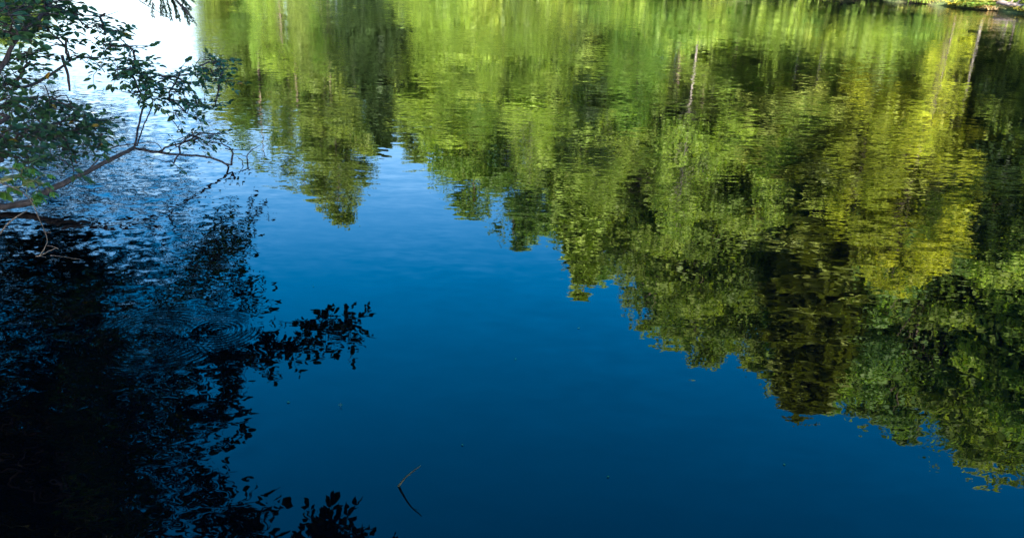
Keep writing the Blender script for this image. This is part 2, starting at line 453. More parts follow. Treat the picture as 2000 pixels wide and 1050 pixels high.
def conifer(seed, H=20, R=2.4, base=0.12, size=0.26, drop=0.35, dens=1.0):
    rng = np.random.default_rng(seed)
    wood, fol = MB(), MB()
    ts = np.linspace(0, 1, 12)
    tube(wood, [(rng.normal(0, .02), rng.normal(0, .02), H * t) for t in ts], [0.24 * (1 - 0.95 * t) for t in ts], 8)
    z = base * H
    while z < H * 0.985:
        u = (z / H - base) / (1 - base)
        env = R * (1 - u) ** 0.8 + 0.12
        nb = rng.integers(4, 8)
        a0 = rng.uniform(0, 6.28)
        for b in range(nb):
            an = a0 + b * 6.283 / nb + rng.normal(0, .2)
            L = env * rng.uniform(0.6, 1.15)
            dirv = np.array([math.cos(an), math.sin(an), 0])
            pts = [np.array([0, 0, z]) + dirv * L * s + np.array([0, 0, -drop * L * s * s + 0.08 * L * s]) for s in (0, .35, .7, 1)]
            tube(wood, pts, [0.035 * (1 - u) + .01, .02, .012, .005], 4)
            n = int((26 + 60 * L) * dens)
            s = rng.uniform(0.1, 1, n) ** 0.75
            side = rng.normal(0, 0.17, n) * L * (1.1 - s * 0.7)
            C = np.array([0, 0, z]) + dirv * (L * s)[:, None] + np.array([-dirv[1], dirv[0], 0]) * side[:, None]
            C[:, 2] += -drop * L * s * s + 0.08 * L * s - np.abs(rng.normal(0, .14, n))
            V, F = leaf_quads(C, size, rng, 0.3, 2.2)
            fol.add(V, F, np.clip(rng.normal(rng.uniform(.25, .75), .15, n), 0, 1))
        z += rng.uniform(0.28, 0.5) * (1 - 0.35 * u)
    return [("trunk", wood.mesh("trunk", M_BARK_FAR, True)), ("crown", fol.mesh("crown", M_NEEDLE_FAR))]

BROAD = [broad_tree(100 + k, R=r, base=b, sparse=s) for k, (r, b, s) in enumerate([(3.5, .22, 1.0), (3.0, .30, .9), (4.0, .25, 1.1), (2.6, .35, .8), (3.3, .18, .95), (3.7, .3, .7)])]
THIN = [broad_tree(170 + k, R=r, base=b, ncl=46, fill=.22, crs=.85, tr=.17) for k, (r, b) in enumerate([(3.2, .12), (2.7, .2), (3.6, .1), (3.0, .3)])]
LOWB = [broad_tree(150 + k, R=r, base=.07, ncl=84, sparse=1.0) for k, r in enumerate([3.6, 3.1, 4.0])]
CONIF = [conifer(200), conifer(201, R=2.0, base=.2, dens=.8), conifer(202, R=3.0, base=.1, drop=.25)]
BIRCH = [broad_tree(300, R=2.3, base=.50, ncl=55, per=110, sparse=.8, trunk_mat=M_BIRCH, tr=.115), broad_tree(301, R=2.0, base=.55, ncl=45, per=100, sparse=.8, trunk_mat=M_BIRCH, tr=.10)]
def bush(seed):
    rng = np.random.default_rng(seed); wood, fol = MB(), MB()
    for k in range(26):
        an = rng.uniform(0, 6.28); r = rng.uniform(0, 1.0) ** .6 * .95; h = rng.uniform(.25, 1.0) * (1.25 - .5 * r)
        c = np.array([math.cos(an) * r, math.sin(an) * r, h])
        tube(wood, [(c[0] * .15, c[1] * .15, -0.3), (c[0] * .6, c[1] * .6, h * .55), tuple(c)], [.022, .014, .005], 4)
        n = int(rng.integers(50, 110)); cr = rng.uniform(.2, .42)
        d = rng.normal(0, 1, (n, 3)) * cr * .6
        V, F = leaf_quads(c + d, 0.12, rng)
        fol.add(V, F, np.clip(rng.normal(rng.uniform(.15, .85), .15, n), 0, 1))
    return [("stem", wood.mesh("stem", M_BARK_FAR)), ("foliage", fol.mesh("foliage", M_LEAF_FAR))]
BUSH = [bush(400 + k) for k in range(4)]

def plant(name, parts, loc, scale, rz, color, label, cat, group=None, tilt=(0, 0)):
    root = empty(name, loc, label, cat, group)
    root.scale = scale; root.rotation_euler = (tilt[0], tilt[1], rz)
    for nm, me in parts:
        o = bpy.data.objects.new(nm, me); COL.objects.link(o); o.parent = root
        o.color = (*color, 1)
    return root

YG = (0.21, 0.27, 0.045); MG = (0.13, 0.215, 0.036); DG = (0.10, 0.175, 0.036); OL = (0.155, 0.22, 0.044); BG = (0.17, 0.29, 0.08); LG = (0.22, 0.31, 0.06); VD = (0.035, 0.065, 0.018)  # VD: the dark conifer's own tone, also gap shade painted into crowns
def shore_D(px):                    # horizontal distance of the far shore along the column px
    xs = [p[0] for p in shore_px][::-1]; Ds = [s.length for s in shore][::-1]
    return float(np.interp(px, xs, Ds))

rnd = random.Random(5)
WORD = {YG: "yellow-green", MG: "mid green", DG: "dark green", VD: "near-black shade-toned green", OL: "olive green", BG: "blue-green", LG: "light green"}
def tree_at(tx, ty, back, kind, color, width, label, group=None, name=None):
    D = shore_D(tx) + back
    top = mir(tx, ty, D)
    x, y = top.x, top.y
    gzv = ground_z(x, y)
    H = max(3.0, top.z - gzv)
    parts = {'b': BROAD, 'c': CONIF, 'w': BIRCH, 'l': LOWB, 's': THIN}[kind]
    parts = parts[rnd.randrange(len(parts))]
    s = H / (19.9 if kind == 'c' else 20.5)
    w = width * (0.45 + 0.55 * s) * (1.18 if 'skyline' not in label else 1.18)
    cv_ = rnd.uniform(.95, 1.5); color = tuple(c * cv_ for c in color)
    nm = name or {'b': 'broadleaf_tree', 'c': 'conifer_tree', 'w': 'birch_tree', 'l': 'broadleaf_tree', 's': 'broadleaf_tree'}[kind]
    return plant(nm, parts, (x, y, gzv - 0.15), (w, w, s), rnd.uniform(0, 6.28), color, label, 'tree', group,
                 (rnd.uniform(-.03, .03), rnd.uniform(-.03, .03)))

SKY_TREES = [
 (405, 25, 4, 'b', OL, .8, "olive green tree at the tip of the wooded point, leftmost of the far-bank forest"),
 (440, 130, 3, 's', OL, .9, "low olive tree second from the open water gap, reflected beside the branch tips"),
 (480, 265, 3, 'b', OL, .95, "mid-height olive broadleaf tree whose reflection edges the pale water strip"),
 (530, 350, 5, 's', MG, .95, "rounded green tree between the olive edge trees and the tall pointed tree"),
 (590, 400, 6, 's', OL, .8, "thin-topped olive tree just left of the tallest left-hand reflection tip"),
 (645, 448, 4, 'b', OL, .8, "tall narrow olive tree whose reflection makes the longest tip at left"),
 (695, 375, 9, 's', MG, .6, "sparse see-through tree right of the longest left-hand tip, sky showing through"),
 (748, 300, 2, 'c', VD, 1.35, "dark conifer whose near-black reflection stands between two bright olive masses"),
 (815, 320, 5, 'b', OL, .95, "bright olive broadleaf tree just right of the near-black conifer"),
 (880, 350, 3, 'b', LG, 1.0, "light green rounded tree above the broad bay of blue sky reflection"),
 (930, 430, 4, 'b', MG, .85, "green tree on the slope of the skyline right of the blue bay"),
 (990, 492, 6, 's', DG, .85, "dark green tree ending in a blunt tip near the middle of the picture"),
 (1050, 480, 8, 'b', DG, .75, "thin dark tree with blue sky showing through beside the blunt middle tip"),
 (1115, 580, 3, 'c', LG, 1.7, "bright green pointed tree with a thin drooping tip in mid picture"),
 (1190, 545, 7, 's', MG, .9, "green tree right of the thin pointed tip, its top broken by sky gaps"),
 (1265, 655, 5, 's', OL, .9, "olive tree left of the double-pointed tip over the deep blue water"),
 (1340, 712, 5, 'b', OL, .9, "olive tree with the sharp tip farthest into the deep blue centre"),
 (1415, 690, 7, 'b', MG, .8, "dark tree in the notch between the sharp tip and the broad olive conifer"),
 (1490, 752, 7, 'b', OL, .85, "olive tree against the left flank of the broad conifer"),
 (1560, 812, 4, 'c', (0.15, 0.185, 0.034), 2.3, "broad olive-brown conifer with a blunt spire, darkest of the right-hand tips"),
 (1635, 800, 7, 'b', MG, .9, "dark green tree filling the notch right of the broad conifer"),
 (1735, 595, 0.6, 's', (0.36, 0.40, 0.05), .95, "yellow-green tree turning colour in front of the dark conifers"),
 (1660, 480, 0.3, 's', (0.34, 0.39, 0.05), .85, "smaller yellow-green sapling left of the large yellow tree"),
 (1800, 330, 0.6, 's', (0.30, 0.34, 0.045), .42, "low yellow-green tree right of the large yellow tree, beside the deep shadow"),
 (1735, 840, 6, 's', BG, .85, "blue-green tree behind the yellow tree, sky gaps near its top"),
 (1810, 912, 6, 's', MG, .85, "green tree with a ragged tip, second last before the right edge mass"),
 (1880, 895, 9, 'b', BG, .8, "grey-green tree between the two lowest right-hand tips"),
 (1935, 942, 6, 'b', OL, 1.0, "large green-grey tree reaching lowest at the right edge"),
 (1155, 560, 9, 'b', MG, .8, "rounded green tree filling the skyline right of the thin pointed tip"),
 (1695, 822, 9, 'b', OL, .85, "olive tree just right of the broad conifer, behind the yellow-green tree tops"),
 (1300, 680, 10, 'b', MG, .8, "green tree between the two olive trees over the deep blue centre"),
 (2010, 945, 7, 'b', MG, 1.0, "tall green tree cut off by the right edge of the picture"),
 (2090, 955, 5, 'b', MG, 1.0, "tall tree standing just outside the right edge"),
 (2190, 985, 6, 'b', OL, 1.0, "olive tree farther outside the right edge"),
 (2320, 1000, 7, 'b', DG, 1.1, "dark tree farthest outside the right edge"),
]
for a in SKY_TREES:
    g = "trees of the far bank forest"
    tree_at(a[0], a[1], a[2] + (2.5 if a[0] > 1780 and a[1] > 700 else 0), *a[3:6], a[6], g)
sx_ = np.array([a[0] for a in SKY_TREES if a[6].find('yellow-green') < 0], float); sy_ = np.array([a[1] for a in SKY_TREES if a[6].find('yellow-green') < 0], float)
o_ = np.argsort(sx_); sx_, sy_ = sx_[o_], sy_[o_]
def skyline(px): return float(np.interp(px, sx_, sy_))
# understorey and second-row trees, shorter than the skyline in front of them
px = 400.0; k = 0
while px < 2500:
    colr = [MG, OL, LG, DG, BG, YG][rnd.choice([0, 0, 1, 1, 2, 2, 3, 4, 5])]
    if 1850 < px < 1920: colr = VD  # shadow gap among the crowns, put into the leaf colour
    if 705 < px < 785: colr = VD
    if k % 9 == 3: colr = VD
    sk = skyline(px)
    hz = -120 + (px - 1000) * .035
    front = k % 2 == 0; bank_ = 4.5 if 1770 < px < 2080 else 0
    frac = rnd.uniform(.40, .78) if front else rnd.uniform(.75, .95)
    tree_at(px, hz + (sk - hz) * frac, rnd.uniform(1.0, 4.0) + bank_ if front else rnd.uniform(7, 16), (rnd.choice('lss') if front else rnd.choice('lbs')) if rnd.random() < .9 else 'c', colr, rnd.uniform(.65, .95),
            WORD[colr] + " leafy tree in the front row of the sunlit far bank forest" if front else WORD[colr] + " tree standing deeper in the far bank forest behind the front row",
            "front row trees of the far bank" if front else "back row trees of the far bank")
    px += rnd.uniform(16, 30) * (1 + .5 * (px - 400) / 2000); k += 1
for tx, ty, back, lab in [(868, 230, .8, "slim pale birch reflected left of the picture's middle top"), (957, 180, .6, "pale birch with a short bright reflection near the top middle"),
        (1028, 380, 1.0, "slender birch right of the short bright one"), (1165, 420, 1.4, "birch with a broken white reflection above the bright green pointed tree"),
        (1318, 470, .6, "tallest white birch, its trunk a long bright streak in mid reflection"), (1500, 470, 1.5, "leaning birch with a dotted white trunk reflection"),
        (1566, 330, .6, "thin white birch left of the yellow tree"), (1815, 470, 4.0, "pinkish birch near the right edge above the fallen log")]:
    tree_at(tx, ty, back, 'w', LG, .8, lab, "birches of the far bank")

for k, (tx, frac) in enumerate([(1770, .62), (1815, .5), (1850, .66), (1885, .52), (1920, .6), (1955, .5), (1990, .6), (2030, .55), (2075, .6), (1395, .5), (1530, .45), (1690, .5)]):
    hz = -120 + (tx - 1000) * .035
    tree_at(tx, hz + (skyline(tx) - hz) * frac, 7.5 + 1.5 * (k % 3), 'l', [DG, MG, VD, OL][k % 4], 1.05,
            "low-branched tree of the second row filling the gaps above the top right bank", "second row trees above the right bank")

# shrubs along the far waterline
px = 425.0
while px < 2350:
    D = shore_D(px) + rnd.uniform(.35, 2.2)
    p = mir(px, 0, D)
    s = rnd.uniform(.8, 2.4) * (0.5 if 1750 < px < 2020 else 1)
    z = ground_z(p.x, p.y)
    if 1835 < px < 2260: s *= .4
    plant("shrub", BUSH[rnd.randrange(4)], (p.x, p.y, z - .05), (s, s, s * rnd.uniform(.7, 1.2)), rnd.uniform(0, 6.28), sc_ := rnd.choice([YG, LG, LG, MG, OL]), WORD[sc_] + " leafy shrub at the foot of the sunlit far bank forest",
          "shrub", "shrubs along the far waterline")
    px += rnd.uniform(13, 26)

# trees across the open arm of the lake and on the left shore
for k in range(17):
    x = rnd.uniform(-88, 30) if k < 9 else -95 + k * 7.5; y = 228 + rnd.uniform(0, 10)
    H = rnd.uniform(12, 19)
    plant("distant_tree", BROAD[rnd.randrange(6)], (x, y, ground_z(x, y)), (H / 15, H / 15, H / 19.6), rnd.uniform(0, 6), rnd.choice([MG, OL]),
          "distant tree across the open arm of the lake, behind the pale water", "tree", "distant trees across the lake")
for k in range(22):
    t = k / 21
    x = -64 - 30 * t + rnd.uniform(-8, 0); y = 82 + 100 * t
    H = rnd.uniform(14, 20)
    x -= 4
    plant("left_shore_tree", BROAD[rnd.randrange(6)], (x, y, ground_z(x, y)), (H / 17, H / 17, H / 19.6), rnd.uniform(0, 6), rnd.choice([MG, OL, LG]),
          "olive green tree on the left shore, seen mirrored behind the top left leaves", "tree", "trees on the left shore").name = "broadleaf_tree"
for k, (x, y, H) in enumerate([(-30, 30, 18), (-40, 42, 19), (-52, 58, 18), (-24, 20, 19), (-60, 68, 18)] ):
    plant("broadleaf_tree", BROAD[k % 6], (x, y, ground_z(x, y)), (1, 1, H / 19.6), k, MG, "tree on the shaded left bank beyond the overhanging branch", "tree", "trees on the left shore")
for k, (x, y, H) in enumerate([(-10.5, 9.0, 15), (-8.6, 5.2, 14), (-12.5, 12.5, 15), (-9.5, 1.5, 15)]):
    plant("broadleaf_tree", BROAD[(k * 2) % 6], (x, y, ground_z(x, y)), (1.05, 1.05, H / 19.6), k * 2.1, DG, "dark shaded tree on the near left bank, part of the black reflection", "tree", "shaded trees on the near left bank")
# tall trees on the photographer's own bank: they keep the near water and branches in shade
for k, (x, y, H) in enumerate([(3, -8, 20), (8.5, -10, 21), (-2.5, -9, 20), (-8, -8, 20), (-17, -8, 20), (-20, 0, 19), (14, -9, 19), (5.5, -15, 22), (0, -16, 22), (-6, -15, 21), (11, -16, 22), (-13, -9, 20), (-12, -2, 18), (-14, 3, 18)]):
    plant("shade_tree", BROAD[k % 6], (x, y, ground_z(x, y)), (1.15, 1.15, H / 19.6), k * 1.3, MG, "tall tree behind the photographer shading the near water", "tree", "shade trees on the near bank").name = "broadleaf_tree"

# ------------------------------------------------------------------ near leaves and twigs
LEAF = np.array([(0, 0, 0), (.30, -.27, .05), (.68, -.22, .03), (1, 0, -.10), (.68, .22, .03), (.30, .27, .05)])
LF = np.array([(0, 1, 2, 3), (0, 3, 4, 5)])
def put_leaf(mb, p, d, size, rng, tilt=0.45, tint=None, wide=1.0):
    d = np.array(d, float); d /= np.linalg.norm(d) + 1e-9
    n = np.array([rng.normal(0, tilt), rng.normal(0, tilt), 1.0])
    n -= d * (n @ d); n /= np.linalg.norm(n) + 1e-9
    s = np.cross(n, d)
    P = LEAF * size
    V = np.array(p) + P[:, :1] * d + P[:, 1:2] * s * wide + P[:, 2:] * n
    t = rng.uniform(0, 1) if tint is None else tint
    mb.add(V, LF, [t, min(1, t + .02) if t < .97 else t])

def spray(wood, fol, p0, d0, L, rng, leaf=0.06, droop=0.25, r=0.004, tilt=0.45, gap=0.045, wide=1.0):
    """one leafy twig: a curved shoot with alternate leaves"""
    p = np.array(p0, float); d = np.array(d0, float); d /= np.linalg.norm(d)
    n = max(3, int(L / gap)); pts = [p.copy()]
    side = 1
    for k in range(n):
        d = d + rng.normal(0, .12, 3) + np.array([0, 0, -droop * gap * 2])
        d /= np.linalg.norm(d)
        p = p + d * gap; pts.append(p.copy())
        sv = np.cross(d, [0, 0, 1]); sv /= np.linalg.norm(sv) + 1e-9
        ld = d * .55 + sv * side * rng.uniform(.6, 1.1) + np.array([0, 0, rng.normal(-.1, .2)])
        if rng.uniform() < .88: put_leaf(fol, p + ld * .01, ld, leaf * rng.uniform(.55, 1.2), rng, tilt, wide=wide)
        side = -side
    put_leaf(fol, p, d, leaf, rng, tilt)
    tube(wood, pts, list(np.linspace(r, r * .35, len(pts))), 4)

def twig_to(wood, a, b, r0, r1, rng, sag=0.08):
    a, b = np.array(a, float), np.array(b, float)
    L = np.linalg.norm(b - a)
    m = max(3, int(L / .18))
    pts = []
    bend = rng.normal(0, .07, 3) * L
    for k in range(m + 1):
        t = k / m
        pts.append(a * (1 - t) + b * t + bend * math.sin(math.pi * t) + np.array([0, 0, sag * L * math.sin(math.pi * t)]) + (rng.normal(0, .012, 3) if 0 < k < m else 0))
    tube(wood, pts, list(np.linspace(r0, r1, m + 1)), 5)
    return pts

def nearest(pts, q):
    q = np.array(q); A = np.array([list(p) for p in pts]); return A[np.argmin(((A - q) ** 2).sum(1))]

def blobs(wood, fol, skel, items, rng, mode=at, leaf=.06, twig_r=.006, L=(.15, .35), out=(0.5, 0.3, 0), droop=.25, tilt=.45, wide=1.0, gap=.045):
    """items: (cx, cy, rx, ry, D0, D1, n): n leafy sprays in that patch of view, each joined by a twig to the nearest wood"""
    skel = [np.array(p, float) for p in skel]
    for (cx, cy, rx, ry, D0, D1, n) in items:
        if mode is mir:
            Dm = 5.3 / (-slope_up(cx, cy) + .084); w_ = D1 - D0; D0 = max(D0, Dm); D1 = max(D1, D0 + .6 * w_)
        hub = np.array(mode(cx, cy, (D0 + D1) / 2))
        a = nearest(skel, hub)
        pts = twig_to(wood, a, hub, twig_r * 1.6, twig_r, rng)
        loc = pts[len(pts) // 2:]
        skel += pts
        for k in range(n):
            an = rng.uniform(0, 6.283); q = math.sqrt(rng.uniform())
            p = np.array(mode(cx + rx * q * math.cos(an), cy + ry * q * math.sin(an), rng.uniform(D0, D1)))
            if p[2] < 0.06: p[2] = 0.06
            s = nearest(loc, p)
            d = p - s
            dist = np.linalg.norm(d)
            if dist > .25: loc += twig_to(wood, s, p, twig_r * .7, .003, rng)
            dd = d / (dist + 1e-6) + np.array(out) * .8 + rng.normal(0, .35, 3) * [1, 1, .4]
            Ls = rng.uniform(*L)
            dd /= np.linalg.norm(dd)
            spray(wood, fol, p - dd * Ls * .5, dd, Ls, rng, leaf, droop, tilt=tilt, wide=wide, gap=gap)
    return skel

# ---- the branch arching low over the water
rng = np.random.default_rng(11)
base = Vector((-6.6, 5.9, 0.35))
arch_ctrl = [(base, .044), (Vector((-5.0, 6.0, .10)), .034), (solve(20, 402, 21, 420), .029), (solve(100, 370, 108, 434), .0235), (solve(190, 325, 200, 438), .0185),
             (solve(261, 289, 281, 434), .016)]
arch, arch_r = curve(arch_ctrl, .05, .004, random.Random(3))
fork = arch_ctrl[-1][0]
arm_ctrl = [(fork, .013), (solve(300, 296, 315, 420), .012), (solve(345, 302, 352, 398), .0115), (solve(410, 307, 416, 360), .0105), (solve(440, 320, 441, 342), .009), (solve(452, 322, 453, 336), .008)]
arm, arm_r = curve(arm_ctrl, .04, .004, random.Random(4))
root = empty("leaning_tree", base, "low grey-brown branch arching over the water at left, with leafy shoots and bare twig ends", "tree")
A = At(root)
mb = MB(); tube(mb, arch, arch_r, 10); A.part(mb, "trunk", M_BARK, True)
mb = MB(); tube(mb, arm, arm_r, 8); A.part(mb, "branch", M_BARK, True)
def path(items, r0, r1, step=.04, wob=.003, seed=1):
    n = len(items)
    return curve([(at(*it), r0 + (r1 - r0) * k / (n - 1)) for k, it in enumerate(items)], step, wob, random.Random(seed))
fD = math.hypot(fork.x, fork.y)
s1, s1r = path([(262, 290, fD), (275, 228, fD + .25), (288, 178, fD + .6)], .010, .008, seed=5)
s2, s2r = path([(267, 285, fD), (283, 240, fD + .3), (298, 205, fD + .55), (293, 180, fD + .8)], .007, .005, seed=6)
mb = MB(); tube(mb, s1, s1r, 7); A.part(mb, "shoot", M_DARKTWIG, True)
mb = MB(); tube(mb, s2, s2r, 6); A.part(mb, "shoot", M_DARKTWIG, True)
tw = MB(); fo = MB()
s3, s3r = path([(175, 330, fD - .1), (213, 291, fD), (262, 281, fD + .05), (303, 279, fD + .1), (318, 296, fD + .2)], .006, .003, seed=7)
tube(tw, s3, s3r, 5)
s4, s4r = path([(297, 207, fD + .6), (320, 215, fD + .7), (345, 245, fD + .7), (358, 268, fD + .7)], .005, .003, seed=8)
tube(tw, s4, s4r, 5)
main = [np.array(p) for p in (s1[-6:] + s2[-6:])]
sk = blobs(tw, fo, main, [
    (300, 165, 42, 22, 7.2, 8.0, 17), (345, 160, 40, 20, 7.5, 8.3, 15), (265, 140, 40, 16, 7.2, 8.0, 11), (215, 138, 40, 16, 7.0, 7.8, 9), (255, 118, 35, 10, 7.2, 8.0, 5),
    (390, 140, 26, 10, 8.0, 8.8, 7), (425, 122, 24, 9, 8.4, 9.0, 8), (435, 140, 26, 8, 8.4, 9.0, 8), (428, 158, 28, 9, 8.2, 8.9, 8), (330, 195, 40, 12, 7.4, 8.2, 9),
    (385, 205, 34, 10, 7.8, 8.5, 7), (420, 207, 18, 6, 8.2, 8.6, 3), (365, 222, 26, 10, 7.4, 8.0, 8), (275, 185, 25, 12, 7.2, 7.6, 4)],
    rng, leaf=.066, L=(.14, .34), out=(.7, .2, -.05), droop=.3, tilt=.55, gap=.033)
blobs(tw, fo, [np.array(p) for p in arm], [(390, 270, 42, 14, 7.1, 7.6, 24), (350, 285, 25, 8, 7.0, 7.3, 4), (425, 262, 16, 8, 7.5, 7.9, 4), (340, 318, 30, 8, 6.8, 7.1, 3)], rng, leaf=.05, L=(.1, .2), out=(.6, .1, 0))
A.part(tw, "twig", M_DARKTWIG, True); A.part(fo, "foliage", M_LEAF_NEAR)
# bare crooked twigs at the tip
tb = MB(); fb = MB()
tD = arm_ctrl[-1][0].to_2d().length
def bare(pts, r0, r1, seed):
    c, r = path([(x, y, tD + o) for x, y, o in pts], r0, r1, .025, .003, seed); tube(tb, c, [q * 1.5 for q in r], 5); return c
bare([(452, 322, 0), (453, 310, .05), (455, 300, .1), (448, 288, .2), (436, 283, .25), (428, 272, .3)], .008, .003, 1)
bare([(441, 320, 0), (450, 328, .1), (468, 332, .15), (480, 326, .2), (483, 316, .2), (482, 305, .2), (490, 295, .3), (500, 288, .35), (508, 284, .4)], .007, .002, 2)
bare([(468, 332, .1), (480, 338, .1), (494, 340, .2), (512, 338, .3)], .005, .002, 3)
bare([(478, 330, .15), (488, 340, .15), (500, 349, .2), (518, 351, .25)], .005, .002, 4)
bare([(470, 328, .1), (474, 318, .15), (470, 311, .15), (462, 305, .1)], .004, .0015, 5)
bare([(486, 338, .1), (490, 326, .15), (500, 318, .2), (514, 317, .25)], .0045, .002, 6)
bare([(482, 306, .2), (474, 303, .2), (470, 300, .2)], .003, .0015, 7)
bare([(455, 333, .1), (458, 340, .1), (455, 352, .1)], .005, .002, 8)
bare([(494, 342, .1), (498, 352, .1), (497, 365, .1), (526, 366, .2), (531, 361, .2)], .003, .0012, 9)
bare([(500, 349, .15), (511, 356, .15), (511, 364, .15)], .0025, .001, 10)
bare([(486, 346, .1), (482, 356, .05), (478, 362, .05)], .004, .002, 11)
c = bare([(440, 290, .2), (452, 293, .25), (466, 292, .3), (484, 294, .35)], .004, .002, 12)
for (x, y) in [(432, 270), (438, 276), (443, 281), (447, 291), (456, 277), (461, 273), (466, 276), (474, 292), (482, 292), (424, 265), (417, 262), (452, 292), (493, 338), (516, 340), (470, 283), (462, 285)]:
    for j in range(2): put_leaf(fb, at(x, y, tD + .25), (rng.normal(.5, .6), rng.normal(0, .5), rng.normal(.2, .3)), rng.uniform(.02, .038), rng, .7)
A.part(tb, "bare_twig", M_DARKTWIG, True); A.part(fb, "small_leaves", M_LEAF_NEAR)

# ---- dark shrub reaching in at the top left
rng = np.random.default_rng(21)
b2 = Vector((-5.6, 3.6, 0.55))
root = empty("leafy_shrub", b2, "dark stemmed leafy shrub leaning in across the top left corner", "shrub")
A = At(root)
p1, p1r = curve([(b2, .03), (at(-120, 300, 5.2), .024), (at(-40, 200, 5.3), .018), (at(0, 138, 5.4), .0145), (at(28, 82, 5.5), .013), (at(52, 54, 5.6), .012), (at(84, 28, 5.7), .011), (at(104, -6, 5.8), .010), (at(125, -70, 6.0), .007)], .05, .004, random.Random(1))
mb = MB(); tube(mb, p1, p1r, 8); A.part(mb, "stem", M_DARKTWIG, True)
p2, p2r = curve([(at(-40, 205, 5.35), .014), (at(-8, 188, 5.5), .011), (at(10, 163, 5.6), .010), (at(50, 170, 5.8), .009), (at(100, 145, 6.0), .0085), (at(135, 120, 6.1), .007), (at(160, 112, 6.2), .006), (at(193, 113, 6.3), .005), (at(208, 96, 6.4), .004)], .05, .003, random.Random(2))
mb = MB(); tube(mb, p2, p2r, 7); A.part(mb, "branch", M_DARKTWIG, True)
p3, p3r = curve([(at(84, 30, 5.7), .007), (at(115, 26, 5.8), .006), (at(145, 34, 5.9), .005), (at(170, 52, 6.0), .004), (at(205, 68, 6.1), .003)], .05, .003, random.Random(3))
p4, p4r = curve([(at(95, 60, 5.8), .005), (at(120, 82, 5.8), .005), (at(133, 102, 5.9), .0045), (at(137, 121, 6.0), .004)], .04, .002, random.Random(4))
p5, p5r = curve([(at(122, 27, 5.8), .004), (at(160, 30, 5.9), .003), (at(205, 31, 6.0), .0025), (at(232, 22, 6.1), .0015)], .04, .002, random.Random(5))
tw = MB(); fo = MB()
for p, r in ((p3, p3r), (p4, p4r), (p5, p5r)): tube(tw, p, r, 5)
blobs(tw, fo, p1 + p2 + p3 + p4, [
    (35, 22, 55, 26, 5.2, 5.8, 22), (90, 10, 45, 18, 5.4, 6.0, 14), (20, 60, 35, 28, 5.2, 5.7, 12), (85, 55, 30, 22, 5.6, 6.0, 12), (150, 15, 30, 12, 5.8, 6.1, 4),
    (118, 22, 26, 12, 5.7, 6.1, 9), (130, 75, 14, 12, 5.9, 6.2, 5), (195, 50, 22, 10, 6.0, 6.4, 7), (225, 62, 14, 6, 6.1, 6.4, 4), (160, 108, 14, 7, 6.1, 6.4, 3),
    (215, 85, 24, 10, 6.2, 6.6, 7), (262, 100, 20, 10, 6.4, 6.8, 5), (60, 120, 60, 26, 5.5, 6.0, 16), (25, 160, 40, 22, 5.3, 5.8, 11), (205, 27, 20, 6, 6, 6.2, 2), (265, 122, 20, 8, 6.5, 6.9, 5)],
    rng, leaf=.058, L=(.14, .30), out=(.6, .2, -.1), droop=.3, tilt=.6, gap=.033)
A.part(tw, "twig", M_DARKTWIG, True); A.part(fo, "foliage", M_LEAF_NEAR)
# broken stub
rt = at(136, 178, 6.05)
root = empty("broken_stick", rt, "broken dark stick hanging upright among the leaves at upper left", "stick")
A = At(root); c, r = curve([(at(121, 108, 6.05), .010), (at(127, 128, 6.05), .0095), (at(133, 148, 6.05), .009), (rt, .006)], .03, .002, random.Random(9))
mb = MB(); tube(mb, c, r, 7); A.part(mb, "stick", M_DARKTWIG, True)

# ---- leafy shrub mass at the left edge
rng = np.random.default_rng(31)
b3 = Vector((-6.0, 4.0, 0.5))
root = empty("leafy_shrub", b3, "dense green shrub filling the left edge above the low branch", "shrub")
A = At(root)
st1 = curve([(b3, .02), (at(-90, 330, 5.6), .016), (at(-20, 300, 5.8), .012), (at(60, 262, 6.1), .008), (at(140, 235, 6.4), .006), (at(200, 262, 6.5), .003)], .05, .004, random.Random(2))
st2 = curve([(b3, .018), (at(-80, 260, 5.5), .014), (at(-10, 215, 5.7), .010), (at(60, 190, 6.0), .006), (at(120, 200, 6.3), .003)], .05, .004, random.Random(3))
for st in (st1, st2): mb = MB(); tube(mb, st[0], st[1], 7); A.part(mb, "stem", M_DARKTWIG, True)
tw = MB(); fo = MB()
blobs(tw, fo, st1[0] + st2[0], [
    (30, 205, 45, 26, 5.5, 6.1, 20), (95, 205, 45, 22, 5.8, 6.4, 18), (150, 225, 36, 20, 6.1, 6.6, 14), (175, 250, 34, 22, 6.2, 6.7, 15), (110, 255, 45, 24, 5.9, 6.5, 18), (60, 270, 70, 20, 6.7, 7.3, 22), (150, 265, 50, 18, 6.9, 7.4, 16), (60, 225, 60, 20, 6.9, 7.6, 14), (90, 310, 60, 14, 6.5, 6.9, 12), (190, 235, 24, 14, 7.0, 7.5, 7),
    (50, 250, 45, 22, 5.6, 6.2, 12), (195, 285, 14, 12, 6.3, 6.6, 4), (135, 290, 34, 12, 6.0, 6.5, 7), (30, 300, 36, 16, 5.4, 5.9, 10), (70, 320, 36, 14, 5.5, 6.0, 9), (150, 320, 22, 12, 6.0, 6.3, 3), (10, 270, 26, 20, 5.4, 5.8, 8)],
    rng, leaf=.056, L=(.14, .30), out=(.6, .2, -.15), droop=.35, tilt=.6, gap=.032)
A.part(tw, "twig", M_DARKTWIG, True); A.part(fo, "foliage", M_LEAF_NEAR)

